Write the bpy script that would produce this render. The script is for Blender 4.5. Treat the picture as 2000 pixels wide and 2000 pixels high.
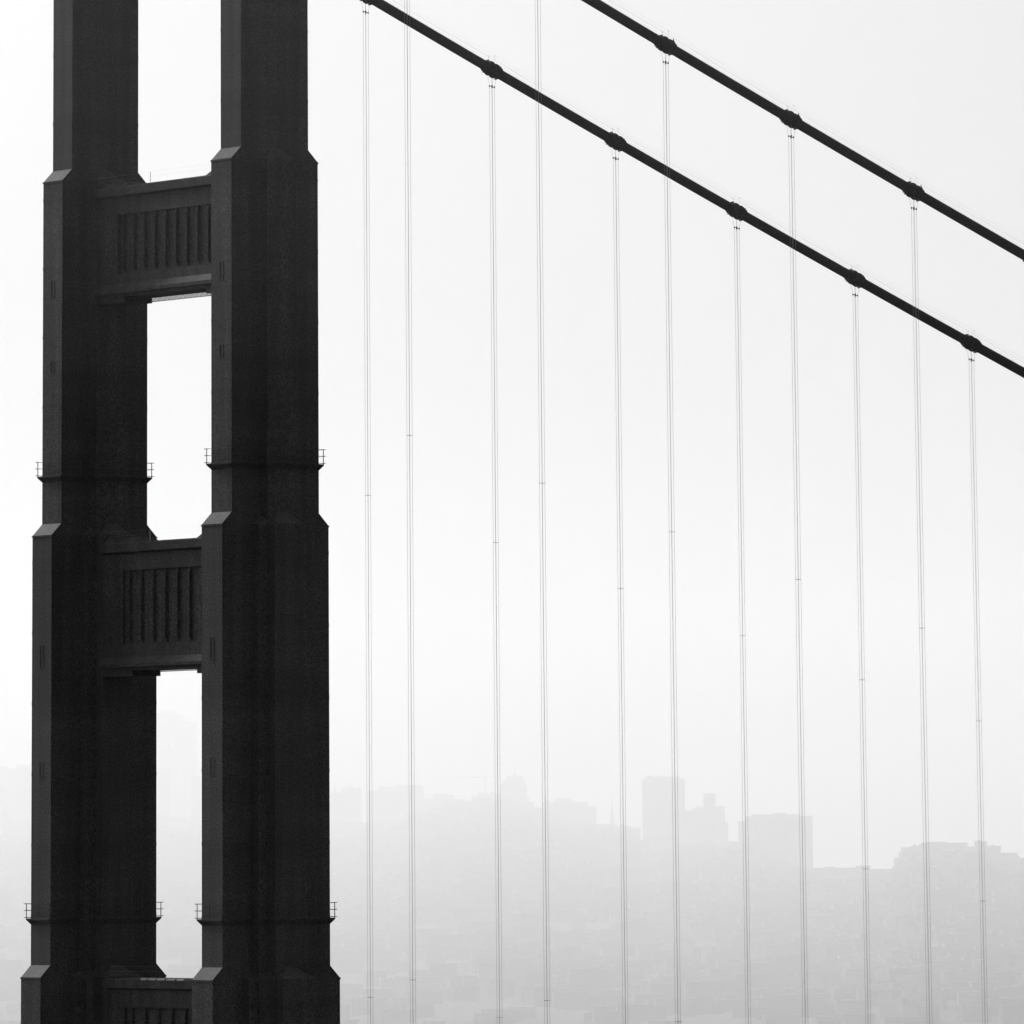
import bpy, math, random
from mathutils import Vector, Matrix

random.seed(7)
sc = bpy.context.scene
for o in list(bpy.data.objects):
    bpy.data.objects.remove(o)

# ------------------------------------------------------------------ camera
# World frame: X runs along the bridge (south, down the main span), Y across it, Z up, metres.
CAM = Vector((-397.668, -573.410, 133.479))
FPX, PX, PY = 14687.9, 1000.0, -1342.56            # focal length and principal point (2000 px frame)
YAW, PITCH, ROLL = math.radians(52.7354), math.radians(11.4913), math.radians(-0.5069)
_d = Vector((math.cos(PITCH) * math.cos(YAW), math.cos(PITCH) * math.sin(YAW), math.sin(PITCH)))
_r0 = Vector((math.sin(YAW), -math.cos(YAW), 0.0))
_u0 = _r0.cross(_d)
_r = _r0 * math.cos(ROLL) + _u0 * math.sin(ROLL)
_u = _u0 * math.cos(ROLL) - _r0 * math.sin(ROLL)
cam_data = bpy.data.cameras.new("camera")
cam = bpy.data.objects.new("camera", cam_data)
sc.collection.objects.link(cam)
cam.matrix_world = Matrix(((_r.x, _u.x, -_d.x, CAM.x), (_r.y, _u.y, -_d.y, CAM.y), (_r.z, _u.z, -_d.z, CAM.z), (0, 0, 0, 1)))
cam_data.sensor_fit = 'HORIZONTAL'
cam_data.sensor_width = 36.0
cam_data.lens = FPX / 2000.0 * 36.0
cam_data.shift_x = 0.0
cam_data.shift_y = (PY - 1000.0) / 2000.0
cam_data.clip_start = 1.0
cam_data.clip_end = 90000.0
sc.camera = cam

# ------------------------------------------------------------------ sky, sun, exposure
SUN_AZ = math.radians(98.0)      # direction towards the sun, measured from +X to +Y
SUN_EL = math.radians(34.0)
world = bpy.data.worlds.new("World")
sc.world = world
world.use_nodes = True
wn, wl = world.node_tree.nodes, world.node_tree.links
wn.clear()
sky = wn.new('ShaderNodeTexSky')
sky.sky_type = 'NISHITA'
sky.sun_disc = False
sky.sun_elevation = SUN_EL
sky.sun_rotation = math.radians(90.0) - SUN_AZ
sky.air_density = 1.0
sky.dust_density = 6.0
sky.ozone_density = 1.0
bw = wn.new('ShaderNodeRGBToBW')          # the photograph is black and white
bg = wn.new('ShaderNodeBackground')
bg.inputs['Strength'].default_value = 0.14
wo = wn.new('ShaderNodeOutputWorld')
wl.new(sky.outputs[0], bw.inputs[0])
veil = wn.new('ShaderNodeMath')           # thin overcast evens the clear-sky gradient out
veil.operation = 'POWER'
veil.inputs[1].default_value = 0.62
gain = wn.new('ShaderNodeMath')
gain.operation = 'MULTIPLY'
gain.inputs[1].default_value = 1.2
wl.new(bw.outputs[0], veil.inputs[0])
wl.new(veil.outputs[0], gain.inputs[0])
wl.new(gain.outputs[0], bg.inputs['Color'])
wl.new(bg.outputs[0], wo.inputs['Surface'])

sun_data = bpy.data.lights.new("sun", 'SUN')
sun_data.energy = 1.5
sun_data.angle = math.radians(14.0)
sun_data.color = (1, 1, 1)
sun = bpy.data.objects.new("sun", sun_data)
sc.collection.objects.link(sun)
sdir = Vector((math.cos(SUN_EL) * math.cos(SUN_AZ), math.cos(SUN_EL) * math.sin(SUN_AZ), math.sin(SUN_EL)))
sun.rotation_euler = sdir.to_track_quat('Z', 'Y').to_euler()
sun.location = (0, 0, 400)

sc.view_settings.view_transform = 'Standard'
sc.view_settings.look = 'None'
sc.view_settings.gamma = 1.0
sc.view_settings.use_curve_mapping = False
sc.view_settings.exposure = 1.05
sc.cycles.volume_bounces = 3
sc.cycles.max_bounces = 8
sc.cycles.use_denoising = True
sc.render.filter_size = 1.35 if hasattr(sc.render, 'filter_size') else 1.5


# ------------------------------------------------------------------ helpers
def pix(x, y, D):
    """World point seen at photo pixel (x, y), D metres away along the ground."""
    v = _d + _r * ((x - PX) / FPX) - _u * ((y - PY) / FPX)
    h = math.hypot(v.x, v.y)
    return CAM + v * (D / h)


class MB:
    def __init__(s):
        s.v, s.f = [], []

    def add(s, vs, fs):
        n = len(s.v)
        s.v += [tuple(a) for a in vs]
        s.f += [tuple(i + n for i in f) for f in fs]
        return s

    def box(s, x0, x1, y0, y1, z0, z1):
        return s.frust((x0, x1, y0, y1), z0, (x0, x1, y0, y1), z1)

    def frust(s, a, z0, b, z1):
        vs = [(a[0], a[2], z0), (a[1], a[2], z0), (a[1], a[3], z0), (a[0], a[3], z0),
              (b[0], b[2], z1), (b[1], b[2], z1), (b[1], b[3], z1), (b[0], b[3], z1)]
        return s.add(vs, [(3, 2, 1, 0), (4, 5, 6, 7), (0, 1, 5, 4), (1, 2, 6, 5), (2, 3, 7, 6), (3, 0, 4, 7)])

    def prism(s, poly, z0, z1):
        n = len(poly)
        vs = [(x, y, z0) for x, y in poly] + [(x, y, z1) for x, y in poly]
        fs = [tuple(range(n - 1, -1, -1)), tuple(range(n, 2 * n))]
        fs += [(i, (i + 1) % n, (i + 1) % n + n, i + n) for i in range(n)]
        return s.add(vs, fs)

    def loft(s, rings, caps=True):
        """rings: list of equal-length point loops."""
        n = len(rings[0])
        vs = [p for r in rings for p in r]
        fs = []
        for k in range(len(rings) - 1):
            for i in range(n):
                j = (i + 1) % n
                fs.append((k * n + i, k * n + j, (k + 1) * n + j, (k + 1) * n + i))
        if caps:
            fs.append(tuple(range(n - 1, -1, -1)))
            fs.append(tuple(range((len(rings) - 1) * n, len(rings) * n)))
        return s.add(vs, fs)

    def tube(s, pts, r, n=6, up=Vector((0, 1, 0))):
        pts = [Vector(p) for p in pts]
        rad = r if isinstance(r, (list, tuple)) else [r] * len(pts)
        rings = []
        for i, p in enumerate(pts):
            t = (pts[min(i + 1, len(pts) - 1)] - pts[max(i - 1, 0)]).normalized()
            a = up if abs(t.dot(up)) < 0.95 else Vector((1, 0, 0))
            e1 = t.cross(a).normalized()
            e2 = t.cross(e1).normalized()
            rings.append([p + (e1 * math.cos(2 * math.pi * k / n) + e2 * math.sin(2 * math.pi * k / n)) * rad[i] for k in range(n)])
        return s.loft(rings)

    def build(s, name, mat, parent=None, smooth=False):
        me = bpy.data.meshes.new(name)
        me.from_pydata([Vector(v) for v in s.v], [], s.f)
        me.validate()
        me.update()
        if smooth:
            me.polygons.foreach_set('use_smooth', [True] * len(me.polygons))
        me.materials.append(mat)
        o = bpy.data.objects.new(name, me)
        sc.collection.objects.link(o)
        if parent:
            o.parent = parent
        # consistent outward normals
        import bmesh
        bm = bmesh.new()
        bm.from_mesh(me)
        bmesh.ops.recalc_face_normals(bm, faces=bm.faces)
        bm.to_mesh(me)
        bm.free()
        return o


def tag(o, label=None, cat=None, group=None, kind=None):
    if label:
        o['label'] = label
    if cat:
        o['category'] = cat
    if group:
        o['group'] = group
    if kind:
        o['kind'] = kind
    return o


def empty(name, loc):
    o = bpy.data.objects.new(name, None)
    o.location = loc
    o.empty_display_size = 5
    sc.collection.objects.link(o)
    return o


def link_copy(o, parent=None, loc=None):
    c = o.copy()
    sc.collection.objects.link(c)
    if parent:
        c.parent = parent
    if loc is not None:
        c.location = loc
    return c


# ------------------------------------------------------------------ materials
def mat_base(name):
    m = bpy.data.materials.new(name)
    m.use_nodes = True
    nt = m.node_tree
    b = nt.nodes.get('Principled BSDF')
    return m, nt, b


def mat_noise(name, lo, hi, scale, rough=0.6, bump=0.0, stretch=(1, 1, 1), spec=0.3, detail=6.0, fine=None):
    """Grey paint / stone whose tone wanders between lo and hi."""
    m, nt, b = mat_base(name)
    N, Lk = nt.nodes, nt.links
    tc = N.new('ShaderNodeTexCoord')
    mp = N.new('ShaderNodeMapping')
    mp.inputs['Scale'].default_value = stretch
    Lk.new(tc.outputs['Object'], mp.inputs['Vector'])
    nz = N.new('ShaderNodeTexNoise')
    nz.inputs['Scale'].default_value = scale
    nz.inputs['Detail'].default_value = detail
    nz.inputs['Roughness'].default_value = 0.65
    Lk.new(mp.outputs[0], nz.inputs['Vector'])
    rp = N.new('ShaderNodeValToRGB')
    rp.color_ramp.elements[0].position = 0.3
    rp.color_ramp.elements[1].position = 0.7
    rp.color_ramp.elements[0].color = (lo, lo, lo, 1)
    rp.color_ramp.elements[1].color = (hi, hi, hi, 1)
    Lk.new(nz.outputs['Fac'], rp.inputs['Fac'])
    col = rp.outputs['Color']
    if fine:
        n2 = N.new('ShaderNodeTexNoise')
        n2.inputs['Scale'].default_value = fine[0]
        n2.inputs['Detail'].default_value = 3.0
        Lk.new(tc.outputs['Object'], n2.inputs['Vector'])
        r2 = N.new('ShaderNodeMapRange')
        r2.inputs['From Min'].default_value = 0.3
        r2.inputs['From Max'].default_value = 0.7
        r2.inputs['To Min'].default_value = 1.0 - fine[1]
        r2.inputs['To Max'].default_value = 1.0 + fine[1]
        Lk.new(n2.outputs['Fac'], r2.inputs['Value'])
        mx = N.new('ShaderNodeMix')
        mx.data_type = 'RGBA'
        mx.blend_type = 'MULTIPLY'
        mx.inputs[0].default_value = 1.0
        Lk.new(col, mx.inputs[6])
        Lk.new(r2.outputs[0], mx.inputs[7])
        col = mx.outputs[2]
    Lk.new(col, b.inputs['Base Color'])
    b.inputs['Roughness'].default_value = rough
    b.inputs['Specular IOR Level'].default_value = spec
    if bump:
        bp = N.new('ShaderNodeBump')
        bp.inputs['Strength'].default_value = bump
        bp.inputs['Distance'].default_value = 0.05
        Lk.new(nz.outputs['Fac'], bp.inputs['Height'])
        Lk.new(bp.outputs[0], b.inputs['Normal'])
    return m


def mat_steel():
    """Dark painted riveted plate: streaks down the face, plate-sized tone changes, rivet-fine grain."""
    m, nt, b = mat_base('painted_steel')
    N, Lk = nt.nodes, nt.links
    tc = N.new('ShaderNodeTexCoord')

    def noise(scale, stretch, det=5.0):
        mp = N.new('ShaderNodeMapping')
        mp.inputs['Scale'].default_value = stretch
        Lk.new(tc.outputs['Object'], mp.inputs['Vector'])
        n = N.new('ShaderNodeTexNoise')
        n.inputs['Scale'].default_value = scale
        n.inputs['Detail'].default_value = det
        Lk.new(mp.outputs[0], n.inputs['Vector'])
        return n.outputs['Fac']

    def ranged(s, lo, hi):
        r = N.new('ShaderNodeMapRange')
        r.inputs['From Min'].default_value = 0.3
        r.inputs['From Max'].default_value = 0.7
        r.inputs['To Min'].default_value = lo
        r.inputs['To Max'].default_value = hi
        Lk.new(s, r.inputs['Value'])
        return r.outputs[0]

    def mul(a, c):
        mt = N.new('ShaderNodeMath')
        mt.operation = 'MULTIPLY'
        Lk.new(a, mt.inputs[0])
        if isinstance(c, float):
            mt.inputs[1].default_value = c
        else:
            Lk.new(c, mt.inputs[1])
        return mt.outputs[0]

    streak = ranged(noise(0.9, (1, 1, 0.06)), 0.7, 1.3)
    bands = ranged(noise(0.35, (0.15, 0.15, 1.0), 2.0), 0.8, 1.2)
    grain = ranged(noise(8.0, (1, 1, 1), 2.0), 0.1, 1.95)
    v = mul(mul(mul(streak, bands), grain), STEEL)
    cb = N.new('ShaderNodeCombineColor')
    for i in range(3):
        Lk.new(v, cb.inputs[i])
    Lk.new(cb.outputs[0], b.inputs['Base Color'])
    b.inputs['Roughness'].default_value = 0.7
    b.inputs['Specular IOR Level'].default_value = 0.12
    return m


STEEL = 0.026
M_STEEL = mat_steel()
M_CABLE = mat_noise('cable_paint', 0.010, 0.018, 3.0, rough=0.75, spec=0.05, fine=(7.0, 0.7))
M_ROPE = mat_noise('rope_paint', 0.14, 0.22, 2.0, rough=0.7, spec=0.1)
M_WIRE = mat_noise('hand_rope_steel', 0.3, 0.4, 2.0, rough=0.7, spec=0.1)
M_RAIL = mat_noise('rail_paint', 0.018, 0.03, 3.0, rough=0.6, spec=0.2)
M_CONC = mat_noise('weathered_concrete', 0.22, 0.34, 0.05, rough=0.9)
M_PALE = mat_noise('pale_facade', 0.16, 0.24, 0.03, rough=0.85, spec=0.2)
M_MID = mat_noise('grey_facade', 0.10, 0.17, 0.03, rough=0.85, spec=0.2)
M_DARKF = mat_noise('dark_facade', 0.10, 0.16, 0.03, rough=0.8, spec=0.2)
M_GLASS = mat_noise('window_glass', 0.04, 0.07, 0.1, rough=0.25, spec=0.5)
M_ROOF = mat_noise('roofing', 0.10, 0.2, 0.02, rough=0.95)
M_HOUSE = mat_noise('low_houses', 0.095, 0.11, 0.004, rough=1.0, spec=0.0)
M_LAND = mat_noise('town_hillside', 0.085, 0.115, 0.004, rough=1.0, spec=0.0, detail=10)
M_LEAF = mat_noise('tree_foliage', 0.07, 0.10, 0.05, rough=1.0, spec=0.0)
M_ASPH = mat_noise('road_asphalt', 0.045, 0.06, 1.0, rough=0.9, spec=0.2)


def mat_water():
    m, nt, b = mat_base('bay_water')
    N, Lk = nt.nodes, nt.links
    tc = N.new('ShaderNodeTexCoord')
    nz = N.new('ShaderNodeTexNoise')
    nz.inputs['Scale'].default_value = 0.03
    nz.inputs['Detail'].default_value = 8.0
    Lk.new(tc.outputs['Object'], nz.inputs['Vector'])
    bp = N.new('ShaderNodeBump')
    bp.inputs['Strength'].default_value = 0.5
    bp.inputs['Distance'].default_value = 2.0
    Lk.new(nz.outputs['Fac'], bp.inputs['Height'])
    Lk.new(bp.outputs[0], b.inputs['Normal'])
    b.inputs['Base Color'].default_value = (0.02, 0.02, 0.02, 1)
    b.inputs['Roughness'].default_value = 0.35
    b.inputs['Specular IOR Level'].default_value = 0.4
    return m


M_WATER = mat_water()


def mat_volume(name, density, aniso, tone=0.98):
    m = bpy.data.materials.new(name)
    m.use_nodes = True
    nt = m.node_tree
    nt.nodes.clear()
    out = nt.nodes.new('ShaderNodeOutputMaterial')
    v = nt.nodes.new('ShaderNodeVolumePrincipled')
    v.inputs['Color'].default_value = (tone, tone, tone, 1)
    v.inputs['Density'].default_value = density
    v.inputs['Anisotropy'].default_value = aniso
    nt.links.new(v.outputs[0], out.inputs['Volume'])
    return m


# ------------------------------------------------------------------ water and land
w = MB()
w.add([(-45000, -45000, 0), (45000, -45000, 0), (45000, 45000, 0), (-45000, 45000, 0)], [(0, 1, 2, 3)])
tag(w.build('bay_water', M_WATER), kind='structure')

HY = 1644.0   # row of the horizon


def lerp_tab(tab, x):
    if x <= tab[0][0]:
        return tab[0][1]
    for (a, va), (b, vb) in zip(tab, tab[1:]):
        if x <= b:
            t = (x - a) / (b - a)
            return va + (vb - va) * t
    return tab[-1][1]


BASE_ROW = [(-1500, 1640), (-300, 1600), (300, 1596), (600, 1600), (700, 1610), (780, 1604), (840, 1578), (930, 1566),
            (1000, 1572), (1060, 1586), (1110, 1600), (1165, 1611), (1225, 1618), (1262, 1641), (1350, 1644),
            (1440, 1647), (1520, 1670), (1590, 1696), (1680, 1698), (1746, 1706), (1762, 1688), (1780, 1667),
            (1806, 1657), (1900, 1664), (1960, 1676), (2010, 1681), (2300, 1676), (3500, 1700)]
CREST_D = [(-1500, 9600), (600, 9300), (1000, 9000), (1260, 8500), (1500, 7800), (1700, 7300), (2000, 7000), (3500, 6800)]


def crest(x):
    D = lerp_tab(CREST_D, x)
    return D, (-9.0 if x < 1700 else -4.0) + CAM.z + (HY + (x - 1000) * -0.0088 - lerp_tab(BASE_ROW, x)) / FPX * D * 1.03


def land_z(x, D):
    Dc, zc = crest(x)
    s0 = 4600.0
    if D < Dc:
        t = max(0.0, min(1.0, (D - s0) / (Dc - s0)))
        z = zc * (t * t * (3 - 2 * t) * 0.55 + t * 0.45)
    else:
        t = min(1.0, (D - Dc) / 2500.0)
        z = zc * (1 - 0.75 * t * t * (3 - 2 * t))
    return z - 2.0


land = MB()
cols = [x * 20 for x in range(-75, 176)]
rows = [4600 + 100 * k for k in range(80)]
rng = random.Random(3)
vs = []
for D in rows:
    for x in cols:
        z = land_z(x, D) + (rng.uniform(-1.6, 1.6) if D > 4800 else 0)
        q = pix(x, 1644, D)
        vs.append((q.x, q.y, max(z, -3) if D > 4650 else -3))
nc = len(cols)
fs = [(r * nc + c, r * nc + c + 1, (r + 1) * nc + c + 1, (r + 1) * nc + c) for r in range(len(rows) - 1) for c in range(nc - 1)]
land.add(vs, fs)
tag(land.build('hillside', M_LAND), kind='structure')

# low houses that fade into one mass, and tree clumps along the hill's crest
hs = MB()
rng = random.Random(11)
for i in range(4600):
    x = rng.uniform(-250, 2250)
    Dc, _ = crest(x)
    D = 5000 + (Dc - 5020) * rng.random() ** 0.6
    z = land_z(x, D)
    q = pix(x, 1644, D)
    a = YAW + rng.choice((0.1, 0.1, 0.55))
    wx, wy, h = rng.uniform(5, 11), rng.uniform(6, 14), rng.uniform(6, 12)
    if rng.random() < 0.03:
        h *= 1.7
    ca, sa = math.cos(a), math.sin(a)
    pts = [(q.x + ca * u_ * wx - sa * v_ * wy, q.y + sa * u_ * wx + ca * v_ * wy) for u_, v_ in ((-1, -1), (1, -1), (1, 1), (-1, 1))]
    hs.prism(pts, z - 4, z + h)
tag(hs.build('distant_houses', M_HOUSE), 'mass of low houses covering the misty hillside under the skyline', 'houses', kind='stuff')

tr = MB()
for i in range(2600):
    x = rng.uniform(-200, 2200)
    if 1740 < x < 1830 or rng.random() < 0.5:
        Dc, _ = crest(x)
        D = Dc + rng.uniform(-160, 30)
    else:
        D = rng.uniform(6600, 7400)
    if rng.random() < 0.12:
        x = rng.uniform(1745, 1810)
        D = crest(x)[0] + rng.uniform(-60, 30)
    z = land_z(x, D)
    q = pix(x, 1644, D)
    r = rng.uniform(3.0, 6.5) if 1745 < x < 1812 else rng.uniform(2.0, 4.2)
    for k in range(3):
        c = (q.x + rng.uniform(-r, r), q.y + rng.uniform(-r, r), z + rng.uniform(0.6, 1.3) * r)
        rr = r * rng.uniform(0.5, 0.9)
        tr.add([(c[0] + rr, c[1], c[2]), (c[0], c[1] + rr, c[2]), (c[0] - rr, c[1], c[2]), (c[0], c[1] - rr, c[2]),
                (c[0] + rr * .2, c[1], c[2] + rr * rng.uniform(.8, 1.2)), (c[0], c[1], c[2] - rr)],
               [(0, 1, 4), (1, 2, 4), (2, 3, 4), (3, 0, 4), (1, 0, 5), (2, 1, 5), (3, 2, 5), (0, 3, 5)])
tag(tr.build('distant_trees', M_LEAF), 'ragged line of misty trees along the hill crest', 'trees', kind='stuff')

# ------------------------------------------------------------------ bridge tower
TX = -0.97                 # station of the tower's centre line
C = 1.067                  # one 3 ft 6 in cell
WY = 13.7                  # half the distance between the cable planes
# plan of each tier as half-widths (x, y) in cells of the rectangles that make the cross
TIERS = [
    (3.5, [(3.5, 1.5)], 195.40, 227.0),
    (4.5, [(4.5, 1.5), (1.5, 2.5)], 162.65, 194.30),
    (5.5, [(5.5, 1.5), (2.5, 2.5), (1.5, 3.5)], 122.75, 161.60),
    (6.5, [(6.5, 1.5), (3.5, 2.5), (2.5, 3.5), (1.5, 4.5)], 72.0, 121.70),
    (7.5, [(7.5, 2.5), (4.5, 3.5), (2.5, 4.5)], 13.0, 71.0),
]


def plan(rects, grow=0.0):
    """Closed outline of the stepped cross."""
    q = []
    rs = [(a * C + grow, b * C + grow) for a, b in rects]
    q.append((rs[0][0], rs[0][1]))
    for (a0, b0), (a1, b1) in zip(rs, rs[1:]):
        q.append((a1, b0))
        q.append((a1, b1))
    full = [(x, y) for x, y in q]
    full += [(-x, y) for x, y in reversed(q)]
    full += [(-x, -y) for x, y in q]
    full += [(x, -y) for x, y in reversed(q)]
    return full


tower = empty('bridge_tower', (TX, 0, 0))
tag(tower, 'dark riveted steel suspension bridge tower with two stepped legs joined by fluted struts', 'bridge tower')


def strips(o_list, parent):
    for o in o_list:
        o.parent = parent


def make_leg(ysign, label):
    y0 = WY * ysign
    shaft = MB()
    shaft.prism(plan(TIERS[0][1]), TIERS[0][2] - 1.0, TIERS[0][3])
    leg = shaft.build('tower_leg', M_STEEL, tower)
    leg.location = (0, y0, 0)
    leg['label'] = label
    for k, (hx, rects, z0, z1) in enumerate(TIERS[1:], 1):
        s = MB()
        zb = z0 - (0.0 if k == 4 else 1.0)
        s.prism(plan(rects), zb, z1)
        s.build('leg_tier', M_STEEL, leg)
        # sloped shoulder on top of the tier, one cell in and one cell up
        c = MB()
        up = 1.07
        a, b = rects[0]
        c.frust((-a * C, a * C, -b * C + .004, b * C - .004), z1, (-(a - 1) * C, (a - 1) * C, -b * C + .004, b * C - .004), z1 + up)
        for a, b in rects[1:]:
            c.frust((-a * C, a * C, -b * C, b * C), z1, (-a * C * 0.35, a * C * 0.35, -(b - 1) * C, (b - 1) * C), z1 + up)
        c.build('shoulder_cap', M_STEEL, leg)
        # a bead where shoulder meets shaft
        bd = MB()
        a, b = rects[0]
        bd.box(-a * C - .05, a * C + .05, -b * C - .05, b * C + .05, z1 - .16, z1 - .002)
        bd.build('edge_bead', M_STEEL, leg)
    # narrow access slots on the end face, as in the photograph
    for z, h, k in ((184.2, 1.7, 1), (150.5, 2.2, 2), (177.0, 1.2, 1), (140.2, 1.6, 2)):
        hx = TIERS[k][0] * C
        sl = MB()
        sl.box(-hx - .04, -hx + .02, -.32, -.18, z - h / 2, z + h / 2)
        sl.box(-hx - .04, -hx + .02, .18, .32, z - h / 2, z + h / 2)
        sl.box(-hx - .03, -hx + .02, -.18, .18, z - h / 2, z - h / 2 + .12)
        sl.build('access_ladder', M_STEEL, leg)
    # plate seams: thin splice straps round the visible shaft
    for k in (0, 1, 2, 3):
        hx, rects, z0, z1 = TIERS[k]
        zz = z0 + 4.2
        while zz < z1 - 1.5:
            if zz > 108 and zz < 216:
                st = MB()
                for a, b in rects[:1]:
                    st.box(-a * C - .012, -a * C + .01, -b * C - .012, b * C + .012, zz, zz + .34)
                    st.box(a * C - .01, a * C + .012, -b * C - .012, b * C + .012, zz, zz + .34)
                    st.box(-a * C + .011, a * C - .011, -b * C - .012, -b * C + .01, zz, zz + .34)
                for a, b in rects[1:]:
                    st.box(-a * C - .012, a * C + .012, -b * C - .012, -b * C + .01, zz + .002, zz + .342)
                    st.box(-a * C - .012, -a * C + .01, -b * C + .011, -(b - 1) * C - .014, zz + .001, zz + .341)
                st.build('splice_strap', M_STEEL, leg)
            zz += 6.4
    return leg


leg_far = make_leg(1, 'far leg, the left one, its end face catching more light')
leg_near = make_leg(-1, 'near leg, the right one, largest and darkest')


def make_walkway(ysign, k, zp):
    """Flared service platform with a three-rail guard round one leg."""
    y0 = WY * ysign
    hx, rects, _, _ = TIERS[k]
    root_mb = MB()
    p0, p1 = plan(rects, 0.003), plan(rects, 0.34)
    root_mb.loft([[(x, y, zp - .55) for x, y in p0], [(x, y, zp - .12) for x, y in p1], [(x, y, zp) for x, y in p1]])
    pf = root_mb.build('walkway', M_STEEL, tower)
    pf.location = (0, y0, 0)
    g = [(a * C + .30, b * C + .30) for a, b in rects]
    post = MB().box(-.028, .028, -.028, .028, 0, 1.32)
    po = None
    spots = []
    a0, b0 = g[0]
    for sx in (-1, 1):
        for yy in (-b0, 0, b0):
            spots.append((sx * a0, yy))
        for sy in (-1, 1):
            xx = a0 - 1.1
            lim = g[1][0] + .3 if len(g) > 1 else .5
            while xx > lim:
                spots.append((sx * xx, sy * b0))
                xx -= 1.1
    for a, b in g[1:]:
        for sx in (-1, 1):
            for sy in (-1, 1):
                spots.append((sx * a, sy * b))
    for x, y in spots:
        if po is None:
            po = post.build('post', M_RAIL, pf)
            c = po
        else:
            c = link_copy(po)
            c.parent = pf
        c.location = (x, y, zp)
    for zr in (0.05, 0.68, 1.28):
        rl = MB()
        e = .3
        for sx in (-1, 1):
            rl.box(sx * a0 - .02, sx * a0 + .02, -b0 - e, b0 + e, zp + zr, zp + zr + .035)
        for sy in (-1, 1):
            inner = g[1][0] if len(g) > 1 else 0
            for sx in (-1, 1):
                x0, x1 = sorted((sx * inner, sx * (a0 + e)))
                rl.box(x0, x1, sy * b0 - .02, sy * b0 + .02, zp + zr + .037, zp + zr + .07)
        for (a, b), (ap, bp) in zip(g[1:], g):
            for sy in (-1, 1):
                rl.box(-a, a, sy * b - .02, sy * b + .02, zp + zr, zp + zr + .035)
                for sx in (-1, 1):
                    y_0, y_1 = sorted((sy * bp, sy * b))
                    rl.box(sx * a - .02, sx * a + .02, y_0, y_1, zp + zr + .037, zp + zr + .07)
        rl.build('guard_rail', M_RAIL, pf)


for ys in (1, -1):
    make_walkway(ys, 1, 167.05)
    make_walkway(ys, 2, 126.95)


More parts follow.
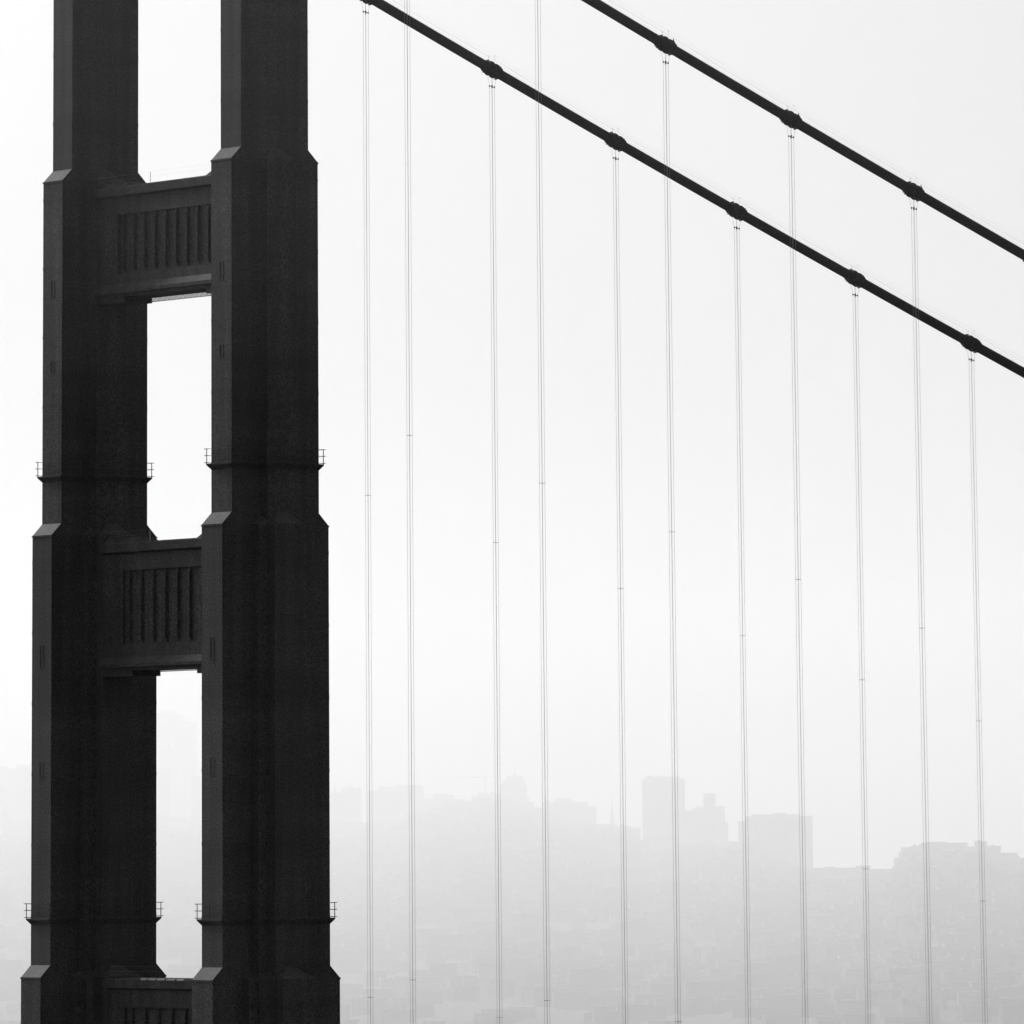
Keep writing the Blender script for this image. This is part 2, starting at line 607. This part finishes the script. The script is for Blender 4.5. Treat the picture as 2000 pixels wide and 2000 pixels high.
def make_strut(zt, zb, z_f1, z_f0, z_ledge, pitch, offs, inner, e_haunch, k_rib, lattice, s=1.6, bump=0.5, label=None):
    """zt top, zb underside, z_f1/z_f0 flute top/bottom, ribs at multiples of pitch (+offs)."""
    yi = WY - inner - .004
    core = MB()
    core.box(-s + .3, s - .3, -yi, yi, z_f0, z_f1)                    # recessed web
    st = core.build('portal_strut', M_STEEL, tower)
    if label:
        st['label'] = label
    # frieze above flutes, band below, cornice and ledge proud of them
    fr = MB().box(-s, s, -yi, yi, z_f1, zt - 1.02)
    fr.build('frieze', M_STEEL, st)
    co = MB()
    co.frust((-s, s, -yi, yi), zt - 1.02, (-s - .42, s + .42, -yi, yi), zt - .86)
    co.box(-s - .42, s + .42, -yi, yi, zt - .86, zt - .12)
    co.frust((-s - .42, s + .42, -yi, yi), zt - .12, (-s - .2, s + .2, -yi, yi), zt)
    co.build('cornice', M_STEEL, st)
    ba = MB()
    ba.box(-s, s, -yi, yi, z_ledge + .35, z_f0)
    ba.build('lower_band', M_STEEL, st)
    le = MB()
    le.frust((-s - .45, s + .45, -yi, yi), z_ledge - .25, (-s, s, -yi, yi), z_ledge + .35)
    le.box(-s - .45, s + .45, -yi, yi, zb + .3, z_ledge - .25)
    le.box(-s - .12, s + .12, -yi, yi, zb, zb + .3)
    le.build('ledge', M_STEEL, st)
    # end panels either side of the fluting
    ymax = (k_rib + .5) * pitch
    for sy in (-1, 1):
        pn = MB()
        a, b = sorted((sy * ymax, sy * yi))
        pn.box(-s + .03, s - .03, a, b, z_f0 - .001, z_f1 + .001)
        pn.build('end_panel', M_STEEL, st)
    # ribs: tapered fins, chamfered at head and foot
    rib = MB()
    for sx in (-1, 1):
        x_in, x_out = sx * (s - .3), sx * (s - .02)
        wb, wf = .2, .1
        ht = z_f1 - z_f0
        rings = []
        for z, q in ((0.0, 0.0), (.65, 1.0), (ht - .45, 1.0), (ht, 0.55)):
            xf = x_in + (x_out - x_in) * q
            rings.append([(x_in - sx * .01, -wb, z), (xf, -wf, z), (xf, wf, z), (x_in - sx * .01, wb, z)])
        rib.loft(rings)
    proto = None
    n = int(k_rib * 2)
    for i in range(n + 1):
        y = (-k_rib + i) * pitch
        if proto is None:
            proto = rib.build('rib', M_STEEL, st)
            r_ = proto
        else:
            r_ = link_copy(proto)
            r_.parent = st
        r_.location = (0, y, z_f0)
    # haunches: stepped blocks under and over the strut next to the legs
    for sy in (-1, 1):
        h = MB()
        a, b = sorted((sy * e_haunch, sy * yi))
        h.box(-s + .02, s - .02, a, b, zb - .5, zb - .002)
        h.build('haunch', M_STEEL, st)
        if bump:
            t = MB()
            a1, b1 = (e_haunch - .2, yi)
            ya, yb = sorted((sy * (a1 + .55), sy * b1))
            y2a, y2b = sorted((sy * a1, sy * b1))
            t.frust((-s + .1, s - .1, y2a, y2b), zt + .002, (-s + .5, s - .5, ya, yb), zt + bump)
            t.build('top_haunch', M_STEEL, st)
    # open lattice bracing hung below
    if lattice:
        la = MB()
        yl = e_haunch - .01
        zl0, zl1 = zb - lattice, zb - .004
        la.box(s - .5, s - .44, -yl, yl, zl0, zl0 + .05)
        y = -yl
        while y < yl - .2:
            la.add([(s - .49, y, zl0), (s - .49, y + .09, zl0), (s - .49, y + .29, zl1), (s - .49, y + .2, zl1),
                    (s - .46, y, zl0), (s - .46, y + .09, zl0), (s - .46, y + .29, zl1), (s - .46, y + .2, zl1)],
                   [(0, 1, 2, 3), (7, 6, 5, 4), (0, 4, 5, 1), (1, 5, 6, 2), (2, 6, 7, 3), (3, 7, 4, 0)])
            y += .2
        tag(la.build('lattice_bracing', M_RAIL, st), kind='stuff')
    # walkway rail on top
    rp = MB().box(-.018, .018, -.018, .018, 0, 1.05)
    pr = None
    for yy in (2.45,) if bump else ():
        for sx in (-1,):
            if pr is None:
                pr = rp.build('rail_post', M_WIRE, st)
                c = pr
            else:
                c = link_copy(pr)
                c.parent = st
            c.location = (sx * (s - .1), yy, zt)
    rr = MB()
    for sx in (-1,):
        for zz in (.6, 1.03):
            rr.box(sx * (s - .1) - .002, sx * (s - .1) + .002, -yi, yi, zt + zz, zt + zz + .005)
    rr.build('rail_wire', M_WIRE, st)
    return st


make_strut(193.45, 183.25, 190.85, 185.4, 184.15, 1.715, 0, 2.5 * C, 6.6, 4, .45, label='fluted strut nearest the top of the picture')
make_strut(160.75, 149.15, 158.2, 151.5, 150.0, 1.93, 0, 3.5 * C, 5.2, 3, .14, label='fluted strut half way down the picture')
s3 = make_strut(121.6, 107.6, 119.0, 110.4, 108.6, 2.12, 0, 4.5 * C, 4.2, 2.5, 0, bump=0, label='lowest strut, cut by the bottom edge')
make_strut(226.6, 216.0, 223.6, 218.6, 217.0, 1.715, 0, 1.5 * C, 7.4, 4, 0, bump=0)
# pale walkway plates on the lowest strut
for y0_, y1_ in ((-3.6, -2.5), (-2.2, -.9), (-.6, .6), (.9, 2.0), (2.3, 3.2)):
    pl = MB().frust((-2.03, -1.82, y0_, y1_), 121.47, (-1.86, -1.7, y0_, y1_), 121.64)
    pl.build('walkway_plate', M_CONC, s3)

# pier, deck, saddles
pier = MB()
pier.frust((-17, 17, -32, 32), -8, (-15, 15, -30, 30), 13)
pier.build('pier', M_CONC, tower)
for sy in (-1, 1):
    sd = MB()
    sd.frust((-3.2, 3.2, sy * WY - 1.2, sy * WY + 1.2), 227.002, (-1.6, 1.6, sy * WY - .9, sy * WY + .9), 228.6)
    sd.build('saddle_housing', M_STEEL, tower)

dk = empty('bridge_deck', (0, 0, 75))
tag(dk, 'steel road deck and stiffening truss hung below the suspenders', 'bridge deck')
MB().box(-320, 1280, -9.4, 9.4, -.6, 0).build('roadway', M_ASPH, dk)
for sy in (-1, 1):
    a, b = sorted((sy * 9.41, sy * 13.0))
    MB().box(-320, 1280, a, b, -.5, .14).build('footway', M_CONC, dk)
    t = MB()
    for zz in (-1.2, -8.2):
        t.box(-320, 1280, sy * WY - .4, sy * WY + .4, zz, zz + .8)
    for i in range(210):
        x = -320 + i * 7.62
        t.box(x - .2, x + .2, sy * WY - .25, sy * WY + .25, -7.39, -1.21)
        if i % 2 == 0:
            t.tube([(x, sy * WY, -7.3), (x + 7.62, sy * WY, -1.3)], .28, 4)
        else:
            t.tube([(x, sy * WY, -1.3), (x + 7.62, sy * WY, -7.3)], .28, 4)
    t.build('stiffening_truss', M_STEEL, dk)

# ------------------------------------------------------------------ main cables
CA, CB = 0.4348, 0.00020       # fitted slope and curvature next to the tower


def cable_z(x):
    if x >= 0:
        if x < 160:
            return 226.95 - CA * x + CB * x * x
        z1 = 226.95 - CA * 160 + CB * 160 * 160
        g = -CA + 2 * CB * 160
        # parabola through to midspan
        return z1 + g * (x - 160) + (-g / (2 * 480)) * (x - 160) ** 2
    return 226.95 + 0.44 * x + 0.00012 * x * x


def rib_ring(centre, t, r, n=20):
    side = Vector((0, 1, 0))
    nrm = side.cross(t).normalized()
    return [centre + (side * math.cos(2 * math.pi * k / n) + nrm * math.sin(2 * math.pi * k / n)) * r for k in range(n)]


def band_mesh(t, fin):
    """Cable band: clamped sleeve with end collars, bolt lugs below and rope grooves."""
    m = MB()
    prof = [(-.93, .48), (-.925, .62), (-.60, .62), (-.59, .66), (.59, .66), (.60, .62), (.925, .62), (.93, .48)]
    m.loft([rib_ring(t * a, t, r) for a, r in prof])
    side = Vector((0, 1, 0))
    nrm = side.cross(t).normalized()
    if nrm.z < 0:
        nrm = -nrm
    for k in range(6):                                   # bolts along both seams, top and bottom
        a = -.8 + k * .32
        for sgn in (1, -1):
            c = t * a + nrm * (.65 * sgn)
            m.tube([c - side * .22, c + side * .22], .055, 6, up=Vector((0, 0, 1)))
    for a in (-.3, .3):                                  # saddle grooves carrying the ropes
        m.loft([rib_ring(t * (a - .10), t, .68), rib_ring(t * (a - .07), t, .74), rib_ring(t * (a + .07), t, .74), rib_ring(t * (a + .10), t, .68)])
    m.add([t * .95 + nrm * .5 - side * .05, t * .62 + nrm * .55 - side * .05, t * .70 + nrm * .78 - side * .05,
           t * .95 + nrm * .5 + side * .05, t * .62 + nrm * .55 + side * .05, t * .70 + nrm * .78 + side * .05] if not fin else
          [t * 1.08 + nrm * .44 - side * .09, t * .78 + nrm * .5 - side * .09, t * .62 + nrm * 1.0 - side * .03,
           t * 1.08 + nrm * .44 + side * .09, t * .78 + nrm * .5 + side * .09, t * .62 + nrm * 1.0 + side * .03],
          [(0, 1, 2), (5, 4, 3), (0, 3, 4, 1), (1, 4, 5, 2), (2, 5, 3, 0)])
    return m


CABLE_LABEL = {1: 'far main cable, the lower thick line running down to the right edge',
               -1: 'near main cable, the upper thick line, with pointed fins on its bands'}
FAR_LAB = ['thin suspender ropes of the far cable, standing behind the near leg',
           'leftmost visible suspender, thin ropes just right of the near leg, from the far cable',
           'suspender below the far cable\'s second band from the left in the picture',
           'suspender below the far cable\'s third band from the left in the picture',
           'suspender below the far cable\'s fourth band, between two ropes of the near cable',
           'suspender of the far cable, next to last before the right edge',
           'last suspender at the right edge, hanging from the far cable']
NEAR_LAB = ['near cable suspender second from the near leg, passing out of the top edge',
            'near cable suspender crossing the far cable, top end out of the picture',
            'suspender below the near cable\'s topmost band in the picture',
            'suspender below the near cable\'s middle band in the picture',
            'suspender below the near cable\'s lowest band in the picture',
            'near cable suspender just beyond the right edge']
for sy in (1, -1):
    xs = [-330 + 15 * i for i in range(22)] + [-1, 1] + [TX + 4 * i for i in range(1, 60)] + [250 + 25 * i for i in range(42)]
    xs = sorted(set(x for x in xs if x <= 1280))
    c = MB().tube([(x, 0, cable_z(x) - 150) for x in xs], .485, 24)
    root = empty('main_cable', (0, sy * WY, 150))
    tag(root, CABLE_LABEL[sy], 'bridge cable', 'main cables of the bridge')
    c.build('cable', M_CABLE, root, smooth=True)
    # hand ropes over the cable
    for off, hh in ((-.47, 1.22), (.47, 1.22), (-.47, .85), (.47, .85)):
        pts = []
        for k in range(0, 12):
            x = 15.24 * k
            pts.append((x, off, cable_z(x) - 150 + hh + .1))
            if k < 11:
                pts.append((x + 7.62, off, (cable_z(x) + cable_z(x + 15.24)) / 2 - 150 + hh - .02))
        MB().tube(pts, .0055, 4).build('hand_rope', M_WIRE, root)
    pr = None
    for k in range(1, 12):
        x = 15.24 * k
        t = Vector((1, 0, (cable_z(x + .5) - cable_z(x - .5)))).normalized()
        cen = (x, 0, cable_z(x) - 150)
        bnd = band_mesh(t, sy < 0).build('cable_band', M_CABLE, root)
        bnd.location = cen
        for off in (-.47, .47):
            stn = MB().tube([(0, off, .35), (0, off, 1.22)], .007, 5)
            stn.box(-.022, .022, off - .022, off + .022, 1.2, 1.34)
            s_ = stn.build('stanchion', M_WIRE, bnd)
    # suspenders: four rope parts at each station
    for k in range(1, 8 if sy > 0 else 7):
        x = 15.24 * k
        ztop = cable_z(x)
        far = sy > 0
        n_ = k if far else k
        rt = empty('suspender', (x, sy * WY, 75))
        lab = (FAR_LAB if far else NEAR_LAB)[k - 1] if k <= 7 - (not far) else \
            'suspender farther out along the %s cable, beyond the right edge' % ('far' if far else 'near')
        tag(rt, lab, 'suspender', 'suspenders hanging from the main cables')
        h = ztop - 75
        a, b = .144, .212
        at, bt = .25, .19
        zsp = h - 1.66
        slope = (cable_z(x + .5) - cable_z(x - .5))
        for i, (sx, s2) in enumerate(((-1, -1), (-1, 1), (1, -1), (1, 1))):
            pts = [(sx * a, s2 * b, -.5), (sx * a, s2 * b, zsp * .5), (sx * a, s2 * b, zsp - .02 + sx * a * slope),
                   (sx * at * 1.05, s2 * .40, h - .45 + sx * at * slope)]
            MB().tube(pts, .0125, 6).build('rope', M_ROPE, rt)
        sp = MB()
        for sx in (-1, 1):
            z_ = zsp + sx * a * slope
            for s2 in (-1, 1):
                sp.box(sx * a - .035, sx * a + .035, s2 * b - .035, s2 * b + .035, z_ - .1, z_ + .1)
            sp.box(sx * a - .02, sx * a + .02, -b + .036, b - .036, z_ - .03, z_ + .03)
        sp.box(-a + .036, a - .036, -.02, .02, zsp - .03, zsp + .03)
        sp.build('rope_clamp', M_CABLE, rt)
        # spreader collars part of the way down
        base = {1: (166.0 + 4.0, 121.3), 2: (166.0, 119.2), 3: (161.8, 117.0), 4: (157.6, 115), 5: (153.2, 113), 6: (149.0, 130.5), 7: (145, 127.2)}.get(k, (140 - 3 * k, 105))
        for zc in base:
            if zc < ztop - 3:
                cl = MB()
                for sx in (-1, 1):
                    cl.box(sx * a - .02, sx * a + .02, -b - .02, b + .02, zc - 75 - .02, zc - 75 + .02)
                cl.box(-a + .021, a - .021, -.015, .015, zc - 75 - .015, zc - 75 + .015)
                cl.build('spreader_collar', M_ROPE, rt)
        so = MB()
        so.box(-a - .1, a + .1, -b - .1, b + .1, -1.1, -.3)
        so.build('socket', M_CABLE, rt)

# ------------------------------------------------------------------ far city
def building(name, label, x0, x1, ytop, D, mat, depth=None, base_row=None, parts=(), chamfer=0, floors=True, group='towers of the misty skyline'):
    """A building x0..x1 (photo columns) wide whose roof is at row ytop, D metres away."""
    xc = (x0 + x1) / 2
    c = pix(xc, HY, D)
    wdt = (x1 - x0) / FPX * D * 1.03
    dep = depth or max(18, min(40, wdt * .8))
    zt = pix(xc, ytop, D).z
    gz = land_z(xc, D) - 8
    v = (c - CAM)
    a = math.atan2(v.y, v.x) - math.pi / 2      # local x = screen right... rotated to face the camera
    root = empty(name, (c.x, c.y, gz))
    root.rotation_euler = (0, 0, a)
    tag(root, label, 'church' if 'steeple' in name or 'cathedral' in name else 'building', group)
    h = zt - gz
    hw, hd = wdt / 2, dep / 2
    m = MB()
    if chamfer:
        ch = chamfer
        m.frust((-hw, hw, -hd, hd), 0, (-hw, hw, -hd, hd), h - ch)
        m.frust((-hw, hw, -hd, hd), h - ch + .002, (-hw + ch * 1.2, hw - ch * 1.2, -hd + ch * .5, hd - ch * .5), h)
    else:
        m.box(-hw, hw, -hd, hd, 0, h)
    m.build('wall', mat, root)
    MB().box(-hw - .3, hw + .3, -hd - .3, hd + .3, h - chamfer - 1.2, h - chamfer - .2).build('cornice', M_ROOF, root)
    if floors:
        wn_ = MB()
        z = 4.0
        while z < h - chamfer - 3.2:
            n = max(3, int(wdt / 7))
            for i in range(n):
                xa = -hw + wdt * (i + .18) / n
                xb = -hw + wdt * (i + .82) / n
                wn_.box(xa, xb, -hd - .12, -hd + .1, z, z + 1.7)
            z += 3.6
        if wn_.v:
            tag(wn_.build('window_row', M_GLASS, root), kind='stuff')
    for p in parts:                              # (part name, x0, x1, row of top, taper)
        pn_, px0, px1, prow = p[:4]
        tp = p[4] if len(p) > 4 else 1.0
        pc = ((px0 + px1) / 2 - xc) / FPX * D * 1.03
        pw = (px1 - px0) / FPX * D * 1.03 / 2
        ph = pix(xc, prow, D).z - gz
        zb0 = h + .002 if ph > h else 0
        pd = min(hd * .6, max(pw, 1.0)) if tp < .5 else hd * .6
        q = MB()
        q.frust((pc - pw, pc + pw, -pd, pd), zb0, (pc - pw * tp, pc + pw * tp, -pd * tp, pd * tp), ph)
        q.build(pn_, M_ROOF if pn_ != 'wing' else mat, root)
    return root


B = building
# behind the tower's openings and left of it
B('apartment_block', 'pale misty block at the left edge of the picture', -60, 30, 1501, 9400, M_MID, parts=(('roof_block', -10, 12, 1497),))
B('apartment_block', 'misty block touching the left side of the far leg', 33, 105, 1494, 9200, M_MID, parts=(('roof_block', 60, 90, 1490),))
B('office_tower', 'tallest misty tower, seen through the lowest gap between the legs', 300, 349, 1392, 9900, M_PALE, chamfer=3, parts=(('roof_block', 318, 340, 1388), ('wing', 349, 357, 1397)))
B('office_tower', 'lower misty tower beside the tallest one in the lowest gap between the legs', 358.5, 384, 1410, 9950, M_PALE, parts=(('roof_block', 360, 366, 1406),))
B('apartment_block', 'misty block at the foot of the towers in the gap between the legs', 376, 440, 1516, 9300, M_MID)
B('apartment_block', 'misty block low in the gap between the legs, beside the far leg', 250, 330, 1500, 9300, M_MID)
B('apartment_block', 'misty block hidden behind the near leg', 440, 630, 1540, 9400, M_MID)
# right of the tower
B('steeple_church', 'small church with a short spire against the right side of the near leg', 640, 668, 1548, 9300, M_MID, parts=(('spire', 650, 658, 1531, .05),))
B('office_tower', 'narrow flat-topped block just right of the near leg', 668, 706, 1538, 9400, M_PALE, parts=(('roof_block', 676, 690, 1535),))
B('apartment_block', 'stepped low end of the wide slab right of the near leg', 719, 740, 1544, 9500, M_PALE)
B('office_block', 'wide flat slab with a slightly raised right end, left of the domed tower', 740, 826, 1537, 9500, M_PALE, parts=(('roof_block', 774, 822, 1533), ('roof_block', 745, 752, 1534)))
B('apartment_block', 'low block right of the wide slab', 828, 846, 1559, 9300, M_MID)
B('office_block', 'flat low block with a parapet, left of the tree-topped rise', 845, 886, 1552, 9300, M_MID, parts=(('roof_block', 850, 870, 1550),))
B('apartment_block', 'small block right of the low parapet block', 886, 905, 1560, 9250, M_MID)
B('apartment_block', 'low irregular block left of the domed tower', 922, 950, 1554, 9300, M_MID, parts=(('roof_block', 934, 944, 1548),))
B('apartment_block', 'low block at the left foot of the domed tower', 948, 981, 1550, 9350, M_MID, parts=(('roof_block', 958, 966, 1547),))
B('domed_tower', 'broad domed tower with a thin mast, in the middle of the skyline', 980, 1029, 1532, 9300, M_MID,
  parts=(('shoulder', 983, 1027, 1524, .9), ('crown', 989, 1024, 1516, .92), ('cupola', 1000, 1012, 1510, .5), ('mast', 1005, 1006.6, 1480, .5)))
B('apartment_block', 'stepped block at the right foot of the domed tower', 1029, 1044, 1566, 9200, M_MID, parts=(('roof_block', 1030, 1035, 1558),))
B('apartment_block', 'low block with two tiny turrets right of the domed tower', 1044, 1062, 1582, 9200, M_MID, parts=(('turret', 1049, 1051, 1572, .3), ('turret', 1055, 1057, 1574, .3)))
B('office_block', 'wide low block with a raised middle, left of the thin steeple', 1061, 1147, 1567, 9100, M_MID, parts=(('roof_block', 1085, 1116, 1560, .96), ('roof_block', 1066, 1074, 1564)))
B('apartment_block', 'lower right shoulder of the wide low block left of the steeple', 1147, 1165, 1575, 9050, M_MID)
B('steeple_church', 'church with a thin tall steeple left of the great square tower', 1186, 1206, 1611, 8900, M_MID, parts=(('steeple', 1191.5, 1200.5, 1590, .7), ('spire', 1193, 1199, 1548, .03)))
B('apartment_block', 'low block between the steeple and the great square tower', 1206, 1233, 1613, 8700, M_MID, parts=(('roof_block', 1212, 1222, 1610),))
B('office_tower', 'great square tower, widest and tallest right of the suspenders\' middle', 1257.5, 1337, 1521, 8500, M_MID, chamfer=1.5,
  parts=(('roof_block', 1262, 1328, 1517, .98), ('roof_block', 1268, 1276, 1514.5), ('roof_block', 1290, 1297, 1514.5)))
B('apartment_block', 'lower wing against the right side of the great square tower', 1337.5, 1361, 1583, 8450, M_MID, parts=(('roof_block', 1352, 1359, 1579),))
B('office_block', 'block crowned by a small square cube, right of the great square tower', 1361, 1415, 1575, 8400, M_MID, parts=(('roof_cube', 1375, 1398, 1550),))
B('apartment_block', 'narrow lower step right of the cube-crowned block', 1415.5, 1422, 1606, 8380, M_MID)
B('apartment_block', 'narrow left shoulder of the broad flat slab', 1443, 1459, 1604, 8000, M_MID)
B('office_block', 'broad flat slab with a long roof line, right of the cube-crowned block', 1459.5, 1584, 1594, 7900, M_MID,
  parts=(('roof_block', 1470, 1560, 1590.5, .97), ('roof_block', 1510, 1535, 1588)))
B('apartment_block', 'low long block in the dip right of the broad slab', 1590, 1672, 1695, 7300, M_MID, parts=(('roof_block', 1610, 1630, 1693),))
B('apartment_block', 'low block with a stepped end in the dip before the wooded rise', 1672, 1699, 1691, 7250, M_MID)
B('office_block', 'long flat-roofed block on the wooded rise near the right edge', 1806, 1887, 1646, 7050, M_MID, parts=(('roof_block', 1812, 1850, 1644),))
B('apartment_block', 'low link building on the rise between the long block and its taller neighbour', 1887, 1904, 1655, 7050, M_MID)
B('office_block', 'short taller block on the rise near the right edge', 1904, 1927, 1643, 7050, M_MID, parts=(('roof_block', 1908, 1916, 1641),))
B('apartment_block', 'stepped block right of the short taller block near the right edge', 1927, 1954, 1652, 7000, M_MID, parts=(('roof_block', 1936, 1942, 1650),))
B('apartment_block', 'lowest block at the right edge of the picture', 1966, 2040, 1677, 6900, M_MID)

# thin building crane behind the rise
p0 = pix(948, 1560, 9400)
crn = empty('tower_crane', (p0.x, p0.y, land_z(948, 9400) - 5))
tag(crn, 'very faint thin building crane on the skyline left of the domed tower', 'crane')
zc = pix(948, 1519, 9400).z - crn.location.z
MB().box(-.5, .5, -.5, .5, 0, zc + 4).build('mast', M_ROOF, crn)
jib = MB().box(-38, 12, -.4, .4, zc, zc + 1.0)
jb = jib.build('jib', M_ROOF, crn)
jb.rotation_euler = (0, 0, YAW - math.pi / 2)

# ------------------------------------------------------------------ air
hz = MB().box(-2500, 12000, -2500, 13000, -1, 470)
tag(hz.build('haze', mat_volume('thin_haze', 0.5e-5, 0.3)), kind='stuff')

cl = MB()  # haze volume added to lighten the tower's upper part
cl.box(-1400, 2400, -1400, 2400, 172, 469)
tag(cl.build('added_top_haze', mat_volume('added_haze', 5.5e-5, 0.3)), kind='stuff')

# the fog bank lying over the far side of the bay, from two or three kilometres off to beyond the city
fb = MB()
c0 = pix(-6000, HY, 2500)
fwd = Vector((math.cos(YAW), math.sin(YAW), 0))
rgt = Vector((math.sin(YAW), -math.cos(YAW), 0))


def fpt(f, r):
    q = Vector((CAM.x, CAM.y, 0)) + fwd * f + rgt * r
    return (q.x, q.y)


fb.prism([fpt(1500, -2500), fpt(3900, 2500), fpt(12300, 2500), fpt(12300, -2500)], -0.9, 460)
tag(fb.build('fog_bank', mat_volume('fog', 3.6e-4, 0.45, 0.995)), kind='stuff')
